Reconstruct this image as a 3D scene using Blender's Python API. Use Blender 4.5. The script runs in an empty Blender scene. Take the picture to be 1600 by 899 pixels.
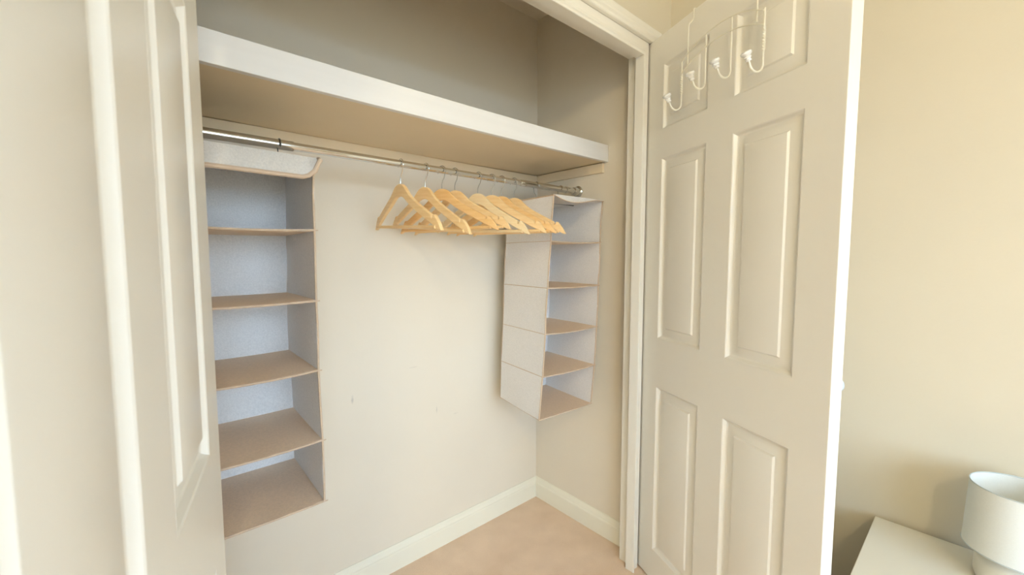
import bpy, bmesh, math, random
from mathutils import Vector, Matrix
random.seed(7)
S = bpy.context.scene
COL = S.collection
PI = math.pi

# ------------------------------------------------------------------ camera, world, light, exposure
F_PX, YAW, PITCH, ROLL, CAM_H = 654.31, -0.7256, -0.0729, -0.0005, 1.2413
cam_d = bpy.data.cameras.new('camera'); cam = bpy.data.objects.new('camera', cam_d); COL.objects.link(cam)
cam_d.sensor_width = 36; cam_d.sensor_fit = 'HORIZONTAL'; cam_d.lens = F_PX * 36 / 1600
cam_d.clip_start = 0.02
fw = Vector((math.sin(-YAW) * math.cos(PITCH), math.cos(YAW) * math.cos(PITCH), math.sin(PITCH)))
rt = Vector((math.cos(YAW), -math.sin(-YAW), 0)); up = rt.cross(fw)
r1 = rt * math.cos(ROLL) + up * math.sin(ROLL); u1 = -rt * math.sin(ROLL) + up * math.cos(ROLL)
cam.matrix_world = Matrix(((r1.x, u1.x, -fw.x, 0), (r1.y, u1.y, -fw.y, 0), (r1.z, u1.z, -fw.z, CAM_H), (0, 0, 0, 1)))
cam_d.dof.use_dof = True; cam_d.dof.focus_distance = 1.5; cam_d.dof.aperture_fstop = 5.6
S.camera = cam

w = bpy.data.worlds.new('world'); S.world = w; w.use_nodes = True
w.node_tree.nodes['Background'].inputs[0].default_value = (0.565, 0.77, 1.0, 1)
w.node_tree.nodes['Background'].inputs[1].default_value = 10.6   # bright overcast sky

# portal in the window opening behind the camera: it only guides sampling of the sky light
pd = bpy.data.lights.new('window_portal', 'AREA'); pd.shape = 'RECTANGLE'; pd.size = 2.6; pd.size_y = 1.5
pd.cycles.is_portal = True
po_ = bpy.data.objects.new('window_portal', pd); COL.objects.link(po_); po_.location = (-.2, -2.09, 1.35); po_.rotation_euler = (math.pi / 2, 0, math.pi)
CEIL_POWER = 240
S.view_settings.view_transform = 'Standard'; S.view_settings.look = 'None'
S.view_settings.gamma = 1; S.view_settings.use_curve_mapping = False
S.view_settings.exposure = 0.0

# ------------------------------------------------------------------ materials
def mat(name, col, rough=.5, metal=0, var=0.0, vscale=8, bump=0.0, bscale=200, spec=.5, stretch=None, col2=None, coat=0):
    m = bpy.data.materials.new(name); m.use_nodes = True; nt = m.node_tree; b = nt.nodes['Principled BSDF']
    b.inputs['Base Color'].default_value = (*col, 1); b.inputs['Roughness'].default_value = rough
    b.inputs['Metallic'].default_value = metal; b.inputs['Specular IOR Level'].default_value = spec
    if coat: b.inputs['Coat Weight'].default_value = coat; b.inputs['Coat Roughness'].default_value = .15
    tc = nt.nodes.new('ShaderNodeTexCoord'); mp = nt.nodes.new('ShaderNodeMapping')
    nt.links.new(tc.outputs['Object'], mp.inputs[0])
    if stretch: mp.inputs['Scale'].default_value = stretch
    if var:
        n = nt.nodes.new('ShaderNodeTexNoise'); n.inputs['Scale'].default_value = vscale; n.inputs['Detail'].default_value = 5
        nt.links.new(mp.outputs[0], n.inputs[0])
        r = nt.nodes.new('ShaderNodeValToRGB'); r.color_ramp.elements[0].position = .3; r.color_ramp.elements[1].position = .7
        c2 = col2 if col2 else tuple(c * (1 - var) for c in col)
        r.color_ramp.elements[0].color = (*c2, 1); r.color_ramp.elements[1].color = (*col, 1)
        nt.links.new(n.outputs[0], r.inputs[0]); nt.links.new(r.outputs[0], b.inputs['Base Color'])
    if bump:
        n2 = nt.nodes.new('ShaderNodeTexNoise'); n2.inputs['Scale'].default_value = bscale; n2.inputs['Detail'].default_value = 3
        nt.links.new(mp.outputs[0], n2.inputs[0])
        bp = nt.nodes.new('ShaderNodeBump'); bp.inputs['Strength'].default_value = bump; bp.inputs['Distance'].default_value = .002
        nt.links.new(n2.outputs[0], bp.inputs['Height']); nt.links.new(bp.outputs[0], b.inputs['Normal'])
    return m

M = {}
M['wall'] = mat('cream_wall_paint', (.73, .65, .505), .75, var=.03, vscale=3, bump=.12, bscale=160, spec=.3)
M['closet_wall'] = mat('cream_closet_paint', (.845, .755, .615), .8, var=.03, vscale=3, bump=.10, bscale=160, spec=.25)
M['ceiling'] = mat('ceiling_paint', (.86, .82, .74), .9)
M['trim'] = mat('white_satin_trim_paint', (.88, .83, .73), .38, var=.02, vscale=5)
M['skirting'] = mat('cream_gloss_skirting_paint', (.92, .87, .72), .3, var=.03, vscale=6)
M['door'] = mat('off_white_door_paint', (.875, .83, .74), .33, var=.015, vscale=4, bump=.04, bscale=300)
M['shelf'] = mat('white_shelf_paint', (.84, .81, .77), .5, var=.04, vscale=9, stretch=(.3, 1, 4))
M['shelf_board'] = mat('cream_painted_board', (.84, .69, .48), .6, var=.04, vscale=4)
M['chrome'] = mat('chrome_tube', (.66, .67, .67), .10, 1)
M['steel'] = mat('hook_wire_steel', (.62, .62, .60), .25, 1)
M['dark_steel'] = mat('dark_hook_wire', (.16, .16, .15), .35, .9)
M['brass'] = mat('satin_hinge_metal', (.6, .56, .48), .35, 1)
M['fabric'] = mat('oatmeal_woven_fabric', (.96, .915, .875), .95, var=.12, vscale=260, bump=.35, bscale=420, spec=.1)
M['fabric_tan'] = mat('tan_fabric', (.96, .76, .58), .95, var=.10, vscale=180, bump=.3, bscale=400, spec=.1)
M['piping'] = mat('tan_binding_tape', (.68, .51, .36), .85, var=.1, vscale=200, spec=.15)
M['wire_white'] = mat('cream_coated_wire', (.84, .79, .66), .3)
M['ceramic'] = mat('white_ceramic', (.86, .84, .80), .15)
M['table'] = mat('white_lacquer', (.80, .76, .66), .28, var=.01, vscale=3)
M['shade'] = mat('white_linen_lampshade', (.82, .83, .79), .9, var=.03, vscale=300, bump=.15, bscale=500, spec=.1)
M['shade_trim'] = mat('grey_shade_edging', (.55, .60, .60), .8)
M['bulb'] = mat('frosted_bulb', (.85, .85, .84), .3)
M['window_frame'] = mat('window_frame_paint', (.82, .82, .80), .4)

def wood(name, base, dark):
    m = bpy.data.materials.new(name); m.use_nodes = True; nt = m.node_tree; b = nt.nodes['Principled BSDF']
    tc = nt.nodes.new('ShaderNodeTexCoord'); mp = nt.nodes.new('ShaderNodeMapping'); mp.inputs['Scale'].default_value = (6, 30, 60)
    nt.links.new(tc.outputs['Object'], mp.inputs[0])
    n = nt.nodes.new('ShaderNodeTexNoise'); n.inputs['Scale'].default_value = 2.2; n.inputs['Detail'].default_value = 6
    nt.links.new(mp.outputs[0], n.inputs[0])
    r = nt.nodes.new('ShaderNodeValToRGB'); r.color_ramp.elements[0].position = .32; r.color_ramp.elements[1].position = .66
    r.color_ramp.elements[0].color = (*dark, 1); r.color_ramp.elements[1].color = (*base, 1)
    nt.links.new(n.outputs[0], r.inputs[0]); nt.links.new(r.outputs[0], b.inputs['Base Color'])
    b.inputs['Roughness'].default_value = .38
    return m
M['beech'] = wood('varnished_beech', (1.0, .70, .36), (.92, .60, .27))
M['pale_beech'] = wood('pale_varnished_wood', (1.0, .78, .46), (.96, .70, .38))
M['deep_beech'] = wood('deeper_varnished_wood', (.97, .62, .28), (.88, .52, .20))

# carpet
def carpet():
    m = bpy.data.materials.new('beige_cut_pile_carpet'); m.use_nodes = True; nt = m.node_tree; b = nt.nodes['Principled BSDF']
    b.inputs['Roughness'].default_value = .97; b.inputs['Specular IOR Level'].default_value = .08
    b.inputs['Sheen Weight'].default_value = .15
    tc = nt.nodes.new('ShaderNodeTexCoord')
    a = nt.nodes.new('ShaderNodeTexNoise'); a.inputs['Scale'].default_value = 7; a.inputs['Detail'].default_value = 4
    f = nt.nodes.new('ShaderNodeTexNoise'); f.inputs['Scale'].default_value = 380; f.inputs['Detail'].default_value = 2
    for q in (a, f): nt.links.new(tc.outputs['Object'], q.inputs[0])
    mx = nt.nodes.new('ShaderNodeMath'); mx.operation = 'MULTIPLY_ADD'; mx.inputs[1].default_value = .55
    nt.links.new(f.outputs[0], mx.inputs[0])
    hm = nt.nodes.new('ShaderNodeMath'); hm.operation = 'MULTIPLY'; hm.inputs[1].default_value = .5
    nt.links.new(a.outputs[0], hm.inputs[0]); nt.links.new(hm.outputs[0], mx.inputs[2])
    r = nt.nodes.new('ShaderNodeValToRGB'); r.color_ramp.elements[0].position = .36; r.color_ramp.elements[1].position = .68
    r.color_ramp.elements[0].color = (.76, .55, .38, 1); r.color_ramp.elements[1].color = (.95, .73, .54, 1)
    nt.links.new(mx.outputs[0], r.inputs[0]); nt.links.new(r.outputs[0], b.inputs['Base Color'])
    bp = nt.nodes.new('ShaderNodeBump'); bp.inputs['Strength'].default_value = .5; bp.inputs['Distance'].default_value = .004
    nt.links.new(f.outputs[0], bp.inputs['Height']); nt.links.new(bp.outputs[0], b.inputs['Normal'])
    return m
M['carpet'] = carpet()

# painted wall with a few scuff marks of their own (closet back wall)
def scuffs(m, spots):
    nt = m.node_tree; b = nt.nodes['Principled BSDF']; lk = b.inputs['Base Color'].links[0].from_socket
    geo = nt.nodes.new('ShaderNodeNewGeometry'); nz = nt.nodes.new('ShaderNodeTexNoise'); nz.inputs['Scale'].default_value = 60
    nt.links.new(geo.outputs['Position'], nz.inputs[0])
    cur = lk
    for (x, y, z, sx, sz, amt) in spots:
        mp = nt.nodes.new('ShaderNodeMapping'); mp.inputs['Location'].default_value = (-x / sx, -y / .05, -z / sz)
        mp.inputs['Scale'].default_value = (1 / sx, 1 / .05, 1 / sz)
        nt.links.new(geo.outputs['Position'], mp.inputs[0])
        ln = nt.nodes.new('ShaderNodeVectorMath'); ln.operation = 'LENGTH'; nt.links.new(mp.outputs[0], ln.inputs[0])
        ad = nt.nodes.new('ShaderNodeMath'); ad.operation = 'ADD'; nt.links.new(ln.outputs['Value'], ad.inputs[0]); nt.links.new(nz.outputs[0], ad.inputs[1])
        mr = nt.nodes.new('ShaderNodeMapRange'); mr.inputs['From Min'].default_value = .7; mr.inputs['From Max'].default_value = 1.4
        mr.inputs['To Min'].default_value = amt; mr.inputs['To Max'].default_value = 0
        nt.links.new(ad.outputs[0], mr.inputs[0])
        mi = nt.nodes.new('ShaderNodeMix'); mi.data_type = 'RGBA'; nt.links.new(mr.outputs[0], mi.inputs[0])
        nt.links.new(cur, mi.inputs[6]); mi.inputs[7].default_value = (.30, .27, .24, 1); cur = mi.outputs[2]
    nt.links.new(cur, b.inputs['Base Color'])
scuffs(M['closet_wall'], [(.553, 1.498, .722, .006, .022, .35), (.905, 1.498, .60, .004, .02, .3), (.80, 1.498, .80, .03, .004, .15), (1.0, 1.498, .56, .02, .004, .15)])

# ------------------------------------------------------------------ mesh helpers
def link(name, bm, m, parent=None, smooth=False, kind=None):
    me = bpy.data.meshes.new(name)
    bmesh.ops.recalc_face_normals(bm, faces=bm.faces[:])
    bm.to_mesh(me); bm.free()
    me.materials.append(m)
    if smooth:
        for p in me.polygons: p.use_smooth = True
        try: me.set_sharp_from_angle(angle=math.radians(40))
        except Exception: pass
    o = bpy.data.objects.new(name, me); COL.objects.link(o)
    if parent: o.parent = parent
    if kind: o['kind'] = kind
    return o
def thing(name, label, cat, loc=(0, 0, 0), rz=0, group=None, kind=None):
    o = bpy.data.objects.new(name, None); COL.objects.link(o); o.location = loc; o.rotation_euler = (0, 0, rz)
    o.empty_display_size = .05; tag(o, label, cat, group, kind); return o
def tag(o, label, cat, group=None, kind=None):
    o['label'] = label; o['category'] = cat
    if group: o['group'] = group
    if kind: o['kind'] = kind
    return o
def box(bm, a, b, bev=0, seg=2):
    x0, y0, z0 = a; x1, y1, z1 = b
    t = bmesh.new()
    v = [t.verts.new(p) for p in ((x0, y0, z0), (x1, y0, z0), (x1, y1, z0), (x0, y1, z0), (x0, y0, z1), (x1, y0, z1), (x1, y1, z1), (x0, y1, z1))]
    for f in ((0, 3, 2, 1), (4, 5, 6, 7), (0, 1, 5, 4), (1, 2, 6, 5), (2, 3, 7, 6), (3, 0, 4, 7)): t.faces.new([v[i] for i in f])
    if bev: bmesh.ops.bevel(t, geom=t.edges[:], offset=bev, segments=seg, affect='EDGES', profile=.5)
    me = bpy.data.meshes.new('t'); t.to_mesh(me); t.free(); bm.from_mesh(me); bpy.data.meshes.remove(me)
    return bm
def B(a, b, bev=0): return box(bmesh.new(), a, b, bev)
def tube(bm, pts, r, n=8, cap=True):
    pts = [Vector(p) for p in pts]; rs = r if isinstance(r, (list, tuple)) else [r] * len(pts)
    rings = []; prev = None
    for i, p in enumerate(pts):
        if i == 0: d = pts[1] - p
        elif i == len(pts) - 1: d = p - pts[i - 1]
        else: d = (pts[i + 1] - p).normalized() + (p - pts[i - 1]).normalized()
        d.normalize()
        if prev is None:
            a = Vector((0, 0, 1)) if abs(d.z) < .9 else Vector((1, 0, 0))
            nx = d.cross(a).normalized()
        else:
            nx = (prev - d * prev.dot(d))
            nx = nx.normalized() if nx.length > 1e-6 else d.orthogonal().normalized()
        prev = nx; ny = d.cross(nx)
        rings.append([bm.verts.new(p + (nx * math.cos(2 * PI * k / n) + ny * math.sin(2 * PI * k / n)) * rs[i]) for k in range(n)])
    for a, b in zip(rings, rings[1:]):
        for k in range(n): bm.faces.new((a[k], a[(k + 1) % n], b[(k + 1) % n], b[k]))
    if cap: bm.faces.new(rings[0][::-1]); bm.faces.new(rings[-1])
    return bm
def lathe(bm, prof, c=(0, 0, 0), axis=(0, 0, 1), n=32):
    """prof: list of (radius, height) along the axis"""
    q = Vector((0, 0, 1)).rotation_difference(Vector(axis).normalized()); c = Vector(c); rings = []
    for r, h in prof:
        r = max(r, 1e-5)
        rings.append([bm.verts.new(c + q @ Vector((r * math.cos(2 * PI * k / n), r * math.sin(2 * PI * k / n), h))) for k in range(n)])
    for a, b in zip(rings, rings[1:]):
        for k in range(n): bm.faces.new((a[k], a[(k + 1) % n], b[(k + 1) % n], b[k]))
    return bm
def sweep(bm, prof, p0, p1, na, nb, m0=0, m1=0):
    """extrude a 2-D profile (a,b) along p0->p1; a along na, b along nb; m0/m1 mitre factors (shift along path per a)"""
    p0, p1, na, nb = map(Vector, (p0, p1, na, nb)); d = (p1 - p0).normalized()
    A = [bm.verts.new(p0 + na * a + nb * b + d * (m0 * a)) for a, b in prof]
    C = [bm.verts.new(p1 + na * a + nb * b + d * (m1 * a)) for a, b in prof]
    n = len(prof)
    for i in range(n): bm.faces.new((A[i], A[(i + 1) % n], C[(i + 1) % n], C[i]))
    bm.faces.new(A[::-1]); bm.faces.new(C)
    return bm

# ------------------------------------------------------------------ dimensions
XR, XL, YB = 1.5844, -1.75, -2.0          # bedroom walls
YF, YL = .857, .9335                         # front wall face, closet side of front wall
XJ, ZH = 1.417, 1.985                        # lining face, head underside
XS, YW, XC = 1.4956, 1.4983, -.16            # closet side wall, back wall, closet left wall
ZC = 2.40; ZCC = 2.381

# ------------------------------------------------------------------ room shell
st = lambda name, bm, m, label, cat, smooth=False: tag(link(name, bm, m, None, smooth), label, cat, None, 'structure')
st('floor', B((XL, YB - .02, -.05), (XR + .05, YW + .05, 0)), M['carpet'], 'beige cut pile carpet covering bedroom and closet floor', 'floor')
bm = B((XL - .1, YB - .1, ZC), (XR + .1, YF + .002, ZC + .05))
st('ceiling', bm, M['ceiling'], 'plain pale bedroom ceiling', 'ceiling')
st('ceiling_closet', B((XC - .05, YL - .002, ZCC), (XS + .05, YW + .05, ZCC + .05)), M['closet_wall'], 'dark corner of cream ceiling inside the closet', 'ceiling')
st('wall_closet_back', B((XC - .08, YW, -.02), (XS + .08, YW + .06, ZC + .05)), M['closet_wall'], 'cream back wall of the closet with faint scuffs', 'wall')
st('wall_closet_right', B((XS, YL, -.02), (XS + .08, YW + .02, ZC + .05)), M['closet_wall'], 'cream side wall of the closet at its right end', 'wall')
st('wall_closet_left', B((XC - .08, YL, -.02), (XC, YW + .02, ZC + .05)), M['closet_wall'], 'cream side wall of the closet behind the left door', 'wall')
st('wall_right', B((XR, YB - .05, -.02), (XR + .06, YF + .12, ZC + .05)), M['wall'], 'cream bedroom wall behind the open door and nightstand', 'wall')
st('wall_left', B((XL - .06, YB - .05, -.02), (XL, YF + .12, ZC + .05)), M['wall'], 'cream bedroom wall far left, outside the picture', 'wall')
# front wall: left of opening, above head, right of opening
bm = B((XL - .05, YF, 0), (.03, YL, ZC + .05)); box(bm, (.03, YF, 2.03), (1.482, YL, ZC + .05))
box(bm, (1.482, YF, 0), (XR + .01, YL, ZC + .05)); box(bm, (1.447, .892, 0), (1.482, YL, 2.03))
st('wall_front', bm, M['wall'], 'cream bedroom wall above and beside the closet opening', 'wall')
# rear wall with window hole
wx0, wx1, wz0, wz1 = -1.5, 1.1, .62, 2.08
bm = B((XL - .05, YB - .08, 0), (wx0, YB, ZC + .05)); box(bm, (wx1, YB - .08, 0), (XR + .05, YB, ZC + .05))
box(bm, (wx0, YB - .08, 0), (wx1, YB, wz0)); box(bm, (wx0, YB - .08, wz1), (wx1, YB, ZC + .05))
st('wall_rear', bm, M['wall'], 'cream bedroom wall behind the camera around the window', 'wall')
bm = bmesh.new()
for a, b in (((wx0, wz0), (wx0 + .05, wz1)), ((wx1 - .05, wz0), (wx1, wz1)), ((-.225, wz0), (-.175, wz1)), ((wx0, wz0), (wx1, wz0 + .05)), ((wx0, wz1 - .05), (wx1, wz1))):
    box(bm, (a[0], YB - .06, a[1]), (b[0], YB - .01, b[1]))
st('window_1', bm, M['window_frame'], 'white framed window behind the camera', 'window')

st('ground_outside', B((-30, -40, -.6), (30, 20, -.5)), mat('warm_bounce_ground', (.50, .39, .27), .9), 'added ground outside the window, unseen, bouncing warm light into the room', 'ground')  # unseen ground, added and toned pale to bounce warm light up into the closet
# skirting boards
SK = [(0, 0), (.016, 0), (.016, .070), (.0145, .074), (.0115, .077), (.0105, .082), (.0085, .088), (.0045, .095), (.003, .100), (0, .100)]
def skirt(name, p0, p1, na, m0, m1, label, mm='skirting'):
    st(name, sweep(bmesh.new(), SK, p0, p1, na, (0, 0, 1), m0, m1), M[mm], label, 'skirting board', False)
skirt('baseboard_back', (XC, YW, 0), (XS, YW, 0), (0, -1, 0), 1, -1, 'cream moulded skirting along the closet back wall')
skirt('baseboard_right', (XS, YW, 0), (XS, YL, 0), (-1, 0, 0), 1, 0, 'cream moulded skirting along the closet right side wall')
skirt('baseboard_left', (XC, YL, 0), (XC, YW, 0), (1, 0, 0), 0, -1, 'cream moulded skirting along the closet left side wall')
skirt('baseboard_room', (XR, YF, 0), (XR, YB, 0), (-1, 0, 0), 0, 0, 'skirting along the bedroom wall behind the nightstand', 'trim')

# closet frame: lining, proud frame strip, architrave
XP, ZP = 1.3916, 1.966
XPR = 1.432
bm = B((XJ, .889, 0), (1.447, YL, ZH + .02), .0015); o1 = st('trim_1', bm, M['trim'], 'cream door lining post at right of closet opening', 'door frame')
bm = B((.03, .889, ZH), (XJ, YL, 2.03), .0015); st('trim_2', bm, M['trim'], 'cream head lining across the top of the closet opening', 'door frame')
bm = B((.018, .862, 0), (.046, YL, ZH), .0015); st('trim_3', bm, M['trim'], 'cream door lining post behind the left door', 'door frame')
PF = [(0, .036), (0, .002), (.0015, 0), (.008, 0), (.012, .002), (.020, .008), (.032, .0105), (.042, .0095), (.0545, .008), (.0545, .036)]
# PF: a = outward from the opening, b = depth behind y=.851
def pf(sc): return [(a * sc, b) for a, b in PF]
bm = sweep(bmesh.new(), PF, (.095, .851, ZP), (XP, .851, ZP), (0, 0, 1), (0, 1, 0), 0, .74)
st('trim_4', bm, M['trim'], 'moulded frame strip under the architrave of closet head', 'door frame', False)
bm = sweep(bmesh.new(), pf(.74), (XP, .851, 0), (XP, .851, ZP), (1, 0, 0), (0, 1, 0), 0, 1.35)
st('trim_5', bm, M['trim'], 'moulded frame strip down the right side of closet opening', 'door frame', False)
AR = [(0, 0), (0, -.012), (.002, -.0145), (.005, -.0145), (.008, -.0115), (.013, -.012), (.019, -.0165), (.024, -.018), (.044, -.018), (.048, -.015), (.048, 0)]
bm = sweep(bmesh.new(), AR, (-.06, YF + .001, 2.0205), (1.488, YF + .001, 2.0205), (0, 0, 1), (0, 1, 0))
st('trim_6', bm, M['trim'], 'white architrave running across above the closet opening', 'architrave', False)

# ------------------------------------------------------------------ panelled doors
DZ = [0, .1333, .7622, .9444, 1.5902, 1.6928, 1.9135, 2.0193]
DU = [0, .0953, .3064, .410, .6207, .716]
def door(name, loc, ang, side, label):
    """local X from hinge to free edge; moulded closet-side face at y=0; slab runs towards y=side*.035"""
    root = thing(name, label, 'door', (loc[0], loc[1], 0), ang, None, 'structure')
    T = .035 * side; zb = .008
    Z = [zb] + DZ[1:]
    bm = bmesh.new(); V = {}
    def v(i, k, s):
        if (i, k, s) not in V: V[(i, k, s)] = bm.verts.new((DU[i], T if s else 0, Z[k]))
        return V[(i, k, s)]
    pan = [(i, k) for i in (1, 3) for k in (1, 3, 5)]
    for i in range(5):
        for k in range(7):
            if (i, k) in pan:
                q = [(i, k), (i + 1, k), (i + 1, k + 1), (i, k + 1)]
                for a, b in zip(q, q[1:] + q[:1]): bm.faces.new((v(*a, 0), v(*b, 0), v(*b, 1), v(*a, 1)))
                continue
            for s in (0, 1): bm.faces.new((v(i, k, s), v(i + 1, k, s), v(i + 1, k + 1, s), v(i, k + 1, s)))
    for i in range(5):
        for k in (0, 7): bm.faces.new((v(i, k, 0), v(i + 1, k, 0), v(i + 1, k, 1), v(i, k, 1)))
    for k in range(7):
        for i in (0, 5): bm.faces.new((v(i, k, 0), v(i, k + 1, 0), v(i, k + 1, 1), v(i, k, 1)))
    slab = link('door_slab', bm, M['door'], root)
    bv = slab.modifiers.new('b', 'BEVEL'); bv.width = .0015; bv.segments = 2; bv.limit_method = 'ANGLE'; bv.angle_limit = math.radians(60)
    prof = [(.0, .0), (.002, .0014), (.004, .0048), (.008, .0092), (.012, .0108), (.016, .0108), (.024, .0086), (.034, .0064), (.0385, .0056), (.0425, .0010), (.0445, .0004)]
    for (i, k) in pan:
        x0, x1, z0, z1 = DU[i], DU[i + 1], Z[k], Z[k + 1]; bm = bmesh.new(); loops = []
        def ring(ins, y): return [bm.verts.new(p) for p in ((x0 + ins, y, z0 + ins), (x1 - ins, y, z0 + ins), (x1 - ins, y, z1 - ins), (x0 + ins, y, z1 - ins))]
        first = []
        for s in (0, 1):
            rr = [ring(a, (T - side * d) if s else side * d) for a, d in prof]
            for a, b in zip(rr, rr[1:]):
                for q in range(4): bm.faces.new((a[q], a[(q + 1) % 4], b[(q + 1) % 4], b[q]))
            bm.faces.new(rr[-1]); first.append(rr[0])
        for q in range(4): bm.faces.new((first[0][q], first[0][(q + 1) % 4], first[1][(q + 1) % 4], first[1][q]))
        o = link('door_panel', bm, M['door'], root)
        for p in o.data.polygons: p.use_smooth = True
        try: o.data.set_sharp_from_angle(angle=math.radians(20))
        except Exception: pass
    for z in (.22, 1.0, 1.78):
        bm = tube(bmesh.new(), [(-.004, T + side * .005, z - .04), (-.004, T + side * .005, z + .04)], .005, 10)
        link('hinge', bm, M['brass'], root, True)
    # knob on the room face
    y0 = T
    bm = lathe(bmesh.new(), [(.0001, 0), (.018, 0), (.018, .004), (.009, .007), (.0075, .022), (.013, .030), (.0185, .040), (.0185, .046), (.013, .053), (.0001, .055)], (.672, y0, .935), (0, side, 0), 28)
    kb = link('door_knob', bm, M['knob'], root, True)
    return root
M['knob'] = mat('pale_grey_blue_knob', (.62, .67, .72), .2)
c24, s24 = math.cos(.4204), math.sin(.4204)
door('door_1', (1.4436, .8683), math.atan2(-c24, -s24), 1, 'off-white six-panel closet door standing open on the right')
c13, s13 = math.cos(.2331), math.sin(.2331)
door('door_2', (.0864, .8499), math.atan2(-c13, -s13), -1, 'off-white panelled closet door open close to camera on the left')

# ------------------------------------------------------------------ high shelf and cleats
t = thing('closet_shelf', 'white painted high shelf with deep front board across the closet', 'shelf', (XC, 1.0733, 1.6386))
def sag(x): q = (x - .68) / .82; return -.0045 * (1 - q * q) + .001
def sagbox(name, a, b, m, n=24):
    bm = bmesh.new(); rings = []
    for i in range(n + 1):
        x = a[0] + (b[0] - a[0]) * i / n; d = sag(x + XC)
        rings.append([bm.verts.new((x, y, z + d)) for y, z in ((a[1], a[2]), (b[1], a[2]), (b[1], b[2]), (a[1], b[2]))])
    for p, q in zip(rings, rings[1:]):
        for k in range(4): bm.faces.new((p[k], p[(k + 1) % 4], q[(k + 1) % 4], q[k]))
    bm.faces.new(rings[0]); bm.faces.new(rings[-1])
    o = link(name, bm, m, t); bv = o.modifiers.new('b', 'BEVEL'); bv.width = .0015; bv.segments = 2; bv.limit_method = 'ANGLE'
    return o
LX = XS - XC - .001
sagbox('front_board', (0, 0, 0), (LX, .018, .0685), M['shelf'])
sagbox('shelf_board', (0, .018, .0015), (LX, YW - 1.0733 - .0005, .022), M['shelf_board'])
c = link('wall_batten', B((XC + .002, YW - .014, 1.598), (XS - .001, YW, 1.6365), .001), M['shelf_board']); tag(c, 'cream batten under the shelf along closet back wall', 'batten')
c = link('wall_batten', B((XS - .014, 1.095, 1.598), (XS, YW - .0145, 1.6375), .001), M['shelf_board']); tag(c, 'cream batten under the shelf on right side wall', 'batten')

# ------------------------------------------------------------------ clothes rail
RY, RZ = 1.2342, 1.5335
t = thing('clothes_rail', 'chrome telescopic clothes rail spanning the closet under the shelf', 'clothes rail', (XC, RY, RZ))
for x0, x1, r in ((.004, .3188 - XC, .0127), (.3188 - XC - .01, 1.1389 - XC + .01, .0108), (1.1389 - XC, XS - XC - .003, .0127)):
    n = 28; bm = tube(bmesh.new(), [(x0, 0, 0), (x1, 0, 0)], r, n)
    link('tube', bm, M['chrome'], t, True)
for xw, sg in ((XS - XC, -1), (0, 1)):
    bm = lathe(bmesh.new(), [(.0001, 0), (.024, 0), (.026, .002), (.026, .006), (.022, .010), (.0185, .012), (.0175, .030), (.0165, .034), (.0128, .036)], (xw, 0, 0), (sg, 0, 0), 32)
    link('end_socket', bm, M['chrome'], t, True)
bm = lathe(bmesh.new(), [(.0128, 0), (.0148, .001), (.0148, .012), (.0128, .013)], (1.405 - XC, 0, 0), (1, 0, 0), 28)
link('collar', bm, M['chrome'], t, True)

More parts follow.
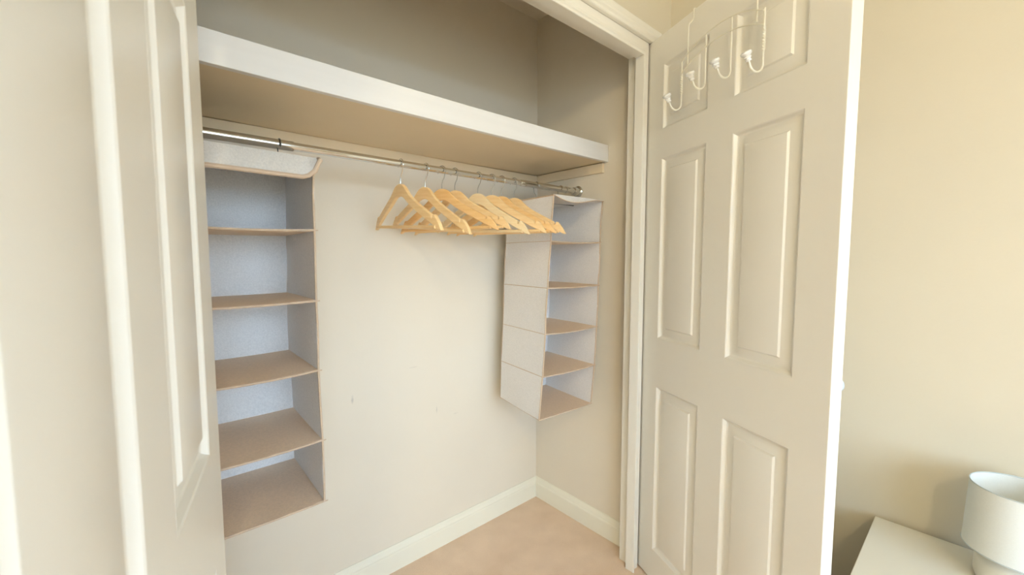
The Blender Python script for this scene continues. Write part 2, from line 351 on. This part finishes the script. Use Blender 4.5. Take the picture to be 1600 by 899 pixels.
# ------------------------------------------------------------------ hangers
def arm_outline():
    top = [(.010, .000), (.020, -.003), (.030, -.009), (.042, -.020), (.056, -.034), (.075, -.048), (.10, -.063), (.125, -.077), (.15, -.091), (.166, -.100), (.171, -.103), (.1735, -.1145), (.1775, -.1135), (.181, -.1030), (.187, -.1045), (.196, -.116), (.205, -.129), (.212, -.143), (.216, -.1515)]
    bot = [(.211, -.1525), (.200, -.1465), (.185, -.138), (.165, -.128), (.14, -.1145), (.115, -.1005), (.09, -.087), (.065, -.073), (.045, -.059), (.028, -.047), (.014, -.041)]
    return top, bot
def make_hanger(mw, label):
    root = thing('coat_hanger', label, 'coat hanger', (0, 0, 0), 0, 'wooden coat hangers on the rail')
    # local: X across shoulders, Z down from rail centre; board top at z=-.063
    z0 = -.063; th = .006
    top, bot = arm_outline()
    top = [(x, z * .945) for x, z in top]; bot = [(x, z * .945) for x, z in bot]
    R = [(x, z) for x, z in top] ; Lm = [(-x, z) for x, z in reversed(top)]
    ol = Lm + [(0, .001)] + R + bot + [(0, -.040)] + [(-x, z) for x, z in reversed(bot)]
    bm = bmesh.new()
    def bow(x): return .045 * (abs(x) / .216) ** 2 * .45
    # build as strip between top and bottom curves so the bow bends cleanly
    topc = [(-x, z) for x, z in reversed(top)] + [(0, .001)] + top
    botr = list(reversed(bot)); botc_r = botr
    def bott(x):
        ax = abs(x); pts = [(0, -.038)] + botr
        for a, b in zip(pts, pts[1:]):
            if a[0] <= ax <= b[0]: return a[1] + (b[1] - a[1]) * (ax - a[0]) / (b[0] - a[0])
        return pts[-1][1] + .0006
    rows = []
    for x, z in topc:
        zb = bott(x); yb = bow(x); e = .0022
        if z - zb < .006: e = .0006
        rows.append([bm.verts.new((x, yb - th + e, z0 + z)), bm.verts.new((x, yb - th, z0 + z - e)), bm.verts.new((x, yb - th, z0 + zb + e)), bm.verts.new((x, yb - th + e, z0 + zb)),
                     bm.verts.new((x, yb + th - e, z0 + zb)), bm.verts.new((x, yb + th, z0 + zb + e)), bm.verts.new((x, yb + th, z0 + z - e)), bm.verts.new((x, yb + th - e, z0 + z))])
    for a, b in zip(rows, rows[1:]):
        for k in range(8): bm.faces.new((a[k], a[(k + 1) % 8], b[(k + 1) % 8], b[k]))
    bm.faces.new(rows[0]); bm.faces.new(rows[-1])
    link('shoulder_board', bm, mw, root, True)
    pts = [(x, bow(.185) - .004, z0 - .1335) for x in (-.192, 0, .192)]
    link('trouser_bar', tube(bmesh.new(), pts, .0052, 12), mw, root, True)
    # hook: over the rail then down to the board
    hr = .0175; cz = .0127 + .0016 - hr
    P = []
    for k in range(19):
        a = math.radians(200 - k * 13.5)    # from the tip behind over the top
        P.append((hr * math.cos(a), 0, cz + hr * math.sin(a)))
    P += [(.010, 0, -.026), (.003, 0, -.036), (0, 0, -.046), (0, 0, -.066)]
    link('hook', tube(bmesh.new(), P, .0015, 8), M['steel'], root, True)
    return root
def copy_tree(o, parent=None):
    c = o.copy(); COL.objects.link(c); c.parent = parent
    for ch in list(o.children): copy_tree(ch, c)
    return c
HG = [(.6276, .5, 'beech', 'wooden coat hanger seen nearly square on, leftmost on the rail'),
      (.7164, 6, 'beech', 'wooden coat hanger second from the left end of the row'),
      (.7776, 17, 'deep_beech', 'darker orange wooden coat hanger third from the left of the row'),
      (.8291, 16, 'beech', 'wooden coat hanger fourth from left, just left of the pale one'),
      (.9312, 14, 'pale_beech', 'palest wooden coat hanger, in the middle of the right-hand group'),
      (.9935, 21, 'beech', 'wooden coat hanger immediately right of the palest one'),
      (1.040, 22, 'deep_beech', 'wooden coat hanger second from the right end of the row'),
      (1.105, 15, 'beech', 'rightmost wooden coat hanger, its tip before the fabric organizer')]
protos = {}
for i, (x, a, mk, lab) in enumerate(HG):
    if mk not in protos: h = protos[mk] = make_hanger(M[mk], lab)
    else: h = copy_tree(protos[mk])
    h['label'] = lab; h.location = (x, RY, RZ)
    h.rotation_euler = (0, math.radians((3, 5, 0, -.8, 2.4, .5, 0, .3)[i]), math.radians(-90 + a))

# ------------------------------------------------------------------ hanging fabric organizers
def organizer(name, label, corners, hooks, flap, seed):
    """corners[level] = (FL, FR, BR, BL) world points, level 0 = top ... 5 = bottom"""
    rnd = random.Random(seed)
    base = Vector(corners[5][0]); root = thing(name, label, 'hanging organizer', tuple(base))
    C = [[Vector(p) - base for p in lv] for lv in corners]
    def sheet(name, P00, P10, P11, P01, m, th, n=10, k=10, bulge=None, nrm=None):
        """solid cloth panel from 4 corners"""
        nr = nrm or (P10 - P00).cross(P01 - P00).normalized(); bm = bmesh.new(); G = []
        for s in (0, 1):
            g = []
            for i in range(n + 1):
                row = []
                for j in range(k + 1):
                    a, b = i / n, j / k
                    p = (P00 * (1 - a) + P10 * a) * (1 - b) + (P01 * (1 - a) + P11 * a) * b
                    if bulge: p = p + nr * bulge(a, b)
                    row.append(bm.verts.new(p + nr * (th * (s - .5))))
                g.append(row)
            G.append(g)
        for s in (0, 1):
            for i in range(n):
                for j in range(k): bm.faces.new((G[s][i][j], G[s][i + 1][j], G[s][i + 1][j + 1], G[s][i][j + 1]))
        for i in range(n):
            for j in (0, k): bm.faces.new((G[0][i][j], G[0][i + 1][j], G[1][i + 1][j], G[1][i][j]))
        for j in range(k):
            for i in (0, n): bm.faces.new((G[0][i][j], G[0][i][j + 1], G[1][i][j + 1], G[1][i][j]))
        return link(name, bm, m, root, True)
    sn = math.sin
    for L in range(5):
        T, D = C[L], C[L + 1]; amp = rnd.uniform(.0015, .004); ph = rnd.uniform(0, 6)
        bl = lambda a, b, amp=amp, ph=ph: amp * sn(PI * b) * sn(PI * a) + .0012 * sn(7 * a + ph) * sn(PI * b) + .0007 * sn(15 * b + ph) * sn(PI * a)
        sheet('side_panel', T[0], T[3], D[3], D[0], M['fabric'], .002, bulge=bl)
        sheet('side_panel', T[1], T[2], D[2], D[1], M['fabric'], .002, bulge=bl)
        sheet('back_panel', T[3], T[2], D[2], D[3], M['fabric'], .002, bulge=bl)
    for L in range(1, 6):
        D = C[L]; am = (0, .004, .003, .005, .004, .001)[L]
        bl = lambda a, b, am=am: -am * sn(PI * a) * (1 - .5 * b) - .0008 * sn(9 * a + L) * sn(PI * b)
        sheet('shelf', D[0], D[1], D[2], D[3], M['fabric_tan'], .005, bulge=bl)
        # binding tape along the front edge, following the sag, corner tips proud
        pts = []
        e = (D[1] - D[0]).normalized()
        for i in range(11):
            a = i / 10; pts.append(D[0] * (1 - a) + D[1] * a + Vector((0, -.001, bl(a, 0))))
        pts[0] -= e * .002; pts[-1] += e * .008
        link('shelf_binding', tube(bmesh.new(), pts, [.0027] * 10 + [.0014], 6), M['piping'], root, True)
        for q in ((0, 3), (1, 2)):
            link('seam_binding', tube(bmesh.new(), [D[q[0]], D[q[1]]], .0016, 6), M['piping'], root, True)
    D = C[0]
    sheet('top_panel', D[0], D[1], D[2], D[3], M['fabric'], .006, bulge=lambda a, b: -.004 * sn(PI * a) * sn(PI * b))
    tp = [D[0], D[1], D[2], D[3], D[0]]
    bm = bmesh.new()
    for a, b in zip(tp, tp[1:]): tube(bm, [a, b], .0032, 6)
    link('top_binding', bm, M['piping'], root, True)
    for q in range(4):
        pts = []
        for L in range(6):
            pts.append(C[L][q])
            if L < 5:
                mid = (C[L][q] + C[L + 1][q]) / 2 + Vector((rnd.uniform(-.003, .002), 0, 0)); pts.append(mid)
        link('edge_binding', tube(bmesh.new(), pts, (.0026, .0026, .0018, .0018)[q], 6), M['piping'], root, True)
    # stiffening wire just below the top and the hanging hooks
    mid = [(D[0] + D[3]) / 2, (D[1] + D[2]) / 2]
    link('top_bar', tube(bmesh.new(), [mid[0] * .97 + mid[1] * .03 + Vector((0, 0, -.006)), mid[0] * .03 + mid[1] * .97 + Vector((0, 0, -.006))], .002, 8), M['dark_steel'], root, True)
    for hx, hz in hooks:
        tz = D[0].z + base.z - .004
        hr = .0175; cz = RZ + .0127 + .0016 - hr; P = []
        for k in range(17):
            a = math.radians(200 - k * 14); P.append((0, hr * math.cos(a), cz + hr * math.sin(a)))
        P += [(0, .012, RZ - .028), (0, .004, RZ - .038), (0, 0, RZ - .045), (0, 0, tz)]
        P = [Vector((hx + p[0], RY + p[1], p[2])) - base for p in P]
        link('hook', tube(bmesh.new(), P, .0015, 8), M[hz], root, True)
    if not flap:
        # slack cloth of the top drooping over the front edge
        a0 = C[0][0] + Vector((0, -.003, .003)); e = C[0][1] - C[0][0]; n = 24; bm = bmesh.new(); vs = []
        for s_ in (0, .0025):
            g = []
            for i in range(n + 1):
                a = i / n; dr = .005 + .019 * max(0, math.sin(PI * min(1, a / .84) ** .8)) ** 1.3
                g.append([bm.verts.new(a0 + e * a + Vector((0, s_ - .004 * math.sin(b * 1.5), -dr * b))) for b in (0, .3, .65, 1)])
            vs.append(g)
        for s_ in (0, 1):
            for i in range(n):
                for j in range(3): bm.faces.new((vs[s_][i][j], vs[s_][i + 1][j], vs[s_][i + 1][j + 1], vs[s_][i][j + 1]))
        for i in range(n):
            for j in (0, 3): bm.faces.new((vs[0][i][j], vs[0][i + 1][j], vs[1][i + 1][j], vs[1][i][j]))
        link('front_fold', bm, M['fabric_flap'], root, True)
        link('fold_binding', tube(bmesh.new(), [vs_ for vs_ in [a0 + e * (i / n) + Vector((0, -.004, -(.005 + .019 * max(0, math.sin(PI * min(1, (i / n) / .84) ** .8)) ** 1.3))) for i in range(n + 1)]], .0018, 6), M['flap_tape'], root, True)
    if flap:
        # short front flap with rounded corners hanging from the top front edge
        a0 = C[0][0] + Vector((-.008, -.004, .004)); a1 = C[0][1] + Vector((.009, -.004, .001)); H = .056; n = 24
        def outline(h, ins):
            pts = []
            for i in range(n + 1):
                a = i / n; x = a * (a1 - a0).length; Wd = (a1 - a0).length; r = .045
                zz = h
                for d in (x - ins, Wd - ins - x):
                    if d < r: zz = min(zz, h - r * .98 + math.sqrt(max(0, r * r - (r - max(d, 0)) ** 2)))
                pts.append((a, max(zz, 0)))
            return pts
        e = (a1 - a0); bm = bmesh.new(); rows = []
        for a, zz in outline(H - .005, .004):
            r_ = []
            for j in range(5):
                b = j / 4; y = -.012 * sn(b * PI / 2) - .003 * b
                r_.append((a0 + e * a + Vector((0, y, -b * zz))))
            rows.append(r_)
        vs = [[[bm.verts.new(p + Vector((0, s, 0))) for p in r_] for r_ in rows] for s in (0, .003)]
        for s in (0, 1):
            for i in range(n):
                for j in range(4): bm.faces.new((vs[s][i][j], vs[s][i + 1][j], vs[s][i + 1][j + 1], vs[s][i][j + 1]))
        for i in range(n):
            for j in (0, 4): bm.faces.new((vs[0][i][j], vs[0][i + 1][j], vs[1][i + 1][j], vs[1][i][j]))
        link('front_flap', bm, M['fabric_flap'], root, True)
        P = [r_[-1] + Vector((0, .001, 0)) for r_ in rows]
        P = [P[0] + Vector((0, .012, .004))] + P + [P[-1] + Vector((0, .012, .004))]
        tb = tube(bmesh.new(), P, .0055, 8)
        link('flap_binding', tb, M['flap_tape'], root, True)
M['fabric_flap'] = mat('pale_oatmeal_fabric', (.76, .71, .65), .95, var=.14, vscale=240, bump=.4, bscale=420, spec=.1)
M['flap_tape'] = mat('light_tan_tape', (.66, .50, .36), .85, spec=.15)

zL = [1.477, 1.306, 1.134, .961, .782, .623]
fx = [.3235, .3195, .3180, .3176, .3216, .3213]; bx = [.331, .3280, .3240, .3230, .3292, .3272]
W_ = .300
cl = [((fx[i] - W_, 1.080, zL[i]), (fx[i], 1.080, zL[i]), (bx[i], 1.375, zL[i]), (bx[i] - W_, 1.375, zL[i])) for i in range(6)]
organizer('hanging_organizer', 'oatmeal fabric hanging organizer with five open cells, behind the left door', cl, [(.083, 'dark_steel'), (.2856, 'dark_steel')], True, 3)
zR = [1.478, 1.302, 1.121, .943, .778, .613]
fl = [1.1974, 1.1830, 1.1657, 1.1540, 1.1406, 1.1217]; fr = [1.4800, 1.4672, 1.4586, 1.4516, 1.4399, 1.4197]
bl_ = [1.2208, 1.2164, 1.2051, 1.1983, 1.1870, 1.1812]
cr = [((fl[i], 1.108, zR[i]), (fr[i], 1.090, zR[i]), (min(bl_[i] + .283, 1.489), 1.400, zR[i]), (bl_[i], 1.410, zR[i])) for i in range(6)]
organizer('hanging_organizer', 'oatmeal fabric hanging organizer at the right end of the rail', cr, [(1.2275, 'steel'), (1.375, 'steel')], False, 11)

# ------------------------------------------------------------------ over-door hook rack on the right door
rack = thing('hook_rack', 'cream wire over-door hook rack with four white knobbed hooks', 'hook rack', (1.4436, .8683, 0), math.atan2(-c24, -s24))
OFF = -.026
def arc(zp, ze):
    P = []
    for i in range(29):
        u = .216 + (.5205 - .216) * i / 28; q = (u - .368) / .1523
        P.append((u, OFF, zp - (zp - ze) * abs(q) ** 2.2))
    return P
link('arch_wire', tube(bmesh.new(), arc(1.905, 1.862), .0017, 8), M['wire_white'], rack, True)
link('arch_wire', tube(bmesh.new(), arc(1.867, 1.827), .0017, 8), M['wire_white'], rack, True)
for u in (.2405, .496):
    P = [(u, OFF + .004, 1.845), (u, OFF + .004, 1.962), (u, OFF + .006, 1.972), (u, -.006, 1.986), (u, -.0035, 1.994), (u, -.0035, 2.019), (u, -.001, 2.0215), (u, .036, 2.0215), (u, .0385, 2.018), (u, .0385, 1.995)]
    link('door_strap', tube(bmesh.new(), P, .0024, 8), M['wire_white'], rack, True)
for k, (u, zt, zb) in enumerate(((.216, 1.866, 1.735), (.3195, 1.902, 1.762), (.4155, 1.900, 1.757), (.5205, 1.868, 1.730))):
    R_ = .021; P = [(u, OFF + .003, zt), (u, OFF + .003, zb)]
    yc = OFF + .003 - R_
    for q in range(1, 12):
        a = math.radians(-q * 14.5); P.append((u, yc + R_ * math.cos(a), zb + R_ * math.sin(a)))
    e = Vector(P[-1]); d = (e - Vector(P[-2])).normalized(); P.append(tuple(e + d * .010))
    hk = link('coat_hook', tube(bmesh.new(), P, .0026, 8), M['wire_white'], rack, True)
    e = Vector(P[-1])
    kb = link('ceramic_knob', lathe(bmesh.new(), [(.0001, -.001), (.0065, 0), (.0075, .003), (.0060, .006), (.0085, .008), (.0095, .010), (.0075, .013), (.0115, .016), (.0135, .0195), (.0125, .023), (.007, .0255), (.0001, .026)], e, d, 24), M['ceramic'], hk, True)
    kb['label'] = 'white ceramic knob'
    if k in (0, 3):
        bm = bmesh.new()
        for ph in (0, PI):
            tube(bm, [(u + .0026 * math.cos(ph + t_ * .55), OFF + .003 + .0026 * math.sin(ph + t_ * .55), 1.822 - t_ * .0013) for t_ in range(46)], .0017, 6)
        link('twisted_wire', bm, M['wire_white'], hk, True)

# ------------------------------------------------------------------ nightstand
NX0, NX1, NY0, NY1, NZ = 1.150, 1.5644, -.34, .172, .489
n = thing('nightstand', 'white nightstand with smooth square-edged top against the right wall', 'nightstand', (NX0, NY0, 0))
WX, WY = NX1 - NX0, NY1 - NY0
link('table_top', B((0, 0, NZ - .022), (WX, WY, NZ), .0015), M['table'], n)
bm = B((.012, .012, .08), (WX, .030, NZ - .022), .001); box(bm, (.012, WY - .030, .08), (WX, WY - .012, NZ - .022), .001)
box(bm, (WX - .012, .03, .08), (WX, WY - .03, NZ - .022)); box(bm, (.012, .03, .08), (WX - .012, WY - .03, .098))
link('carcass', bm, M['table'], n)
for z0, z1 in ((.102, .278), (.284, NZ - .026)):
    d = link('drawer', B((.004, .034, z0), (.022, WY - .034, z1), .002), M['table'], n)
    link('drawer_knob', lathe(bmesh.new(), [(.005, 0), (.005, .012), (.012, .018), (.012, .024), (.0001, .027)], (.004, WY / 2, (z0 + z1) / 2), (-1, 0, 0), 20), M['knob'], d, True)
for x in (.03, WX - .03):
    for y in (.03, WY - .03):
        link('leg', tube(bmesh.new(), [(x, y, .0), (x, y, .085)], [.012, .018], 16), M['table'], n, True)

# ------------------------------------------------------------------ bedside lamp
lx, ly, lz = 1.455, -.083, NZ
L = thing('table_lamp', 'small table lamp with white drum shade standing on the nightstand', 'lamp', (lx, ly, lz))
h0, h1 = .571 - NZ, .719 - NZ
bm = lathe(bmesh.new(), [(.0848, h0), (.0858, h0), (.0800, h1), (.0790, h1), (.0848, h0)], n=64)
link('lamp_shade', bm, M['shade'], L, True)
for r, z in ((.0797, h1), (.0855, h0)):
    bm = bmesh.new(); P = [(r * math.cos(2 * PI * k / 64), r * math.sin(2 * PI * k / 64), z) for k in range(65)]
    link('shade_edging', tube(bm, P, .0013, 6, False), M['shade_trim'], L, True)
link('lamp_base', lathe(bmesh.new(), [(.0001, .001), (.050, 0), (.060, .004), (.064, .016), (.064, .050), (.060, .066), (.045, .082), (.020, .092), (.010, .098), (.009, .112), (.0001, .112)], n=48), M['table'], L, True)
link('bulb_holder', lathe(bmesh.new(), [(.013, .110), (.014, .112), (.014, .138), (.012, .140), (.0001, .140)], n=24), M['ceramic'], L, True)
link('light_bulb', lathe(bmesh.new(), [(.010, .140), (.012, .148), (.019, .160), (.022, .172), (.019, .185), (.010, .193), (.0001, .195)], n=24), M['bulb'], L, True)
bm = bmesh.new()
for k in range(3):
    a = 2 * PI * k / 3 + .4; tube(bm, [(.012 * math.cos(a), .012 * math.sin(a), .136), (.0815 * math.cos(a), .0815 * math.sin(a), .150)], .0012, 6)
link('shade_carrier', bm, M['steel'], L, True)

# ------------------------------------------------------------------ ceiling lamp of the bedroom (above and behind the camera)
cl_ = thing('ceiling_lamp', 'small globe ceiling lamp above and behind the camera, outside the picture', 'ceiling lamp', (-.75, -.95, ZC))
link('lamp_plate', lathe(bmesh.new(), [(.0001, -.001), (.13, -.001), (.13, -.015), (.0001, -.015)], n=40), M['ceramic'], cl_, True)
em = bpy.data.materials.new('lamp_glow'); em.use_nodes = True; nb = em.node_tree.nodes['Principled BSDF']
nb.inputs['Emission Color'].default_value = (1, .86, .56, 1); nb.inputs['Emission Strength'].default_value = 3
link('lamp_stem', tube(bmesh.new(), [(0, 0, -.015), (0, 0, -.05)], .01, 12), M['ceramic'], cl_, True)
link('glass_globe', lathe(bmesh.new(), [(.058 * math.sin(PI * k / 16), -.095 - .058 * math.cos(PI * k / 16)) for k in range(17)], n=32), em, cl_, True)
pl = bpy.data.lights.new('ceiling_lamp_light', 'POINT'); pl.shadow_soft_size = .065; pl.energy = CEIL_POWER; pl.color = (1, .86, .56)
po = bpy.data.objects.new('ceiling_lamp_light', pl); COL.objects.link(po); po.location = (-.75, -.95, ZC - .095)
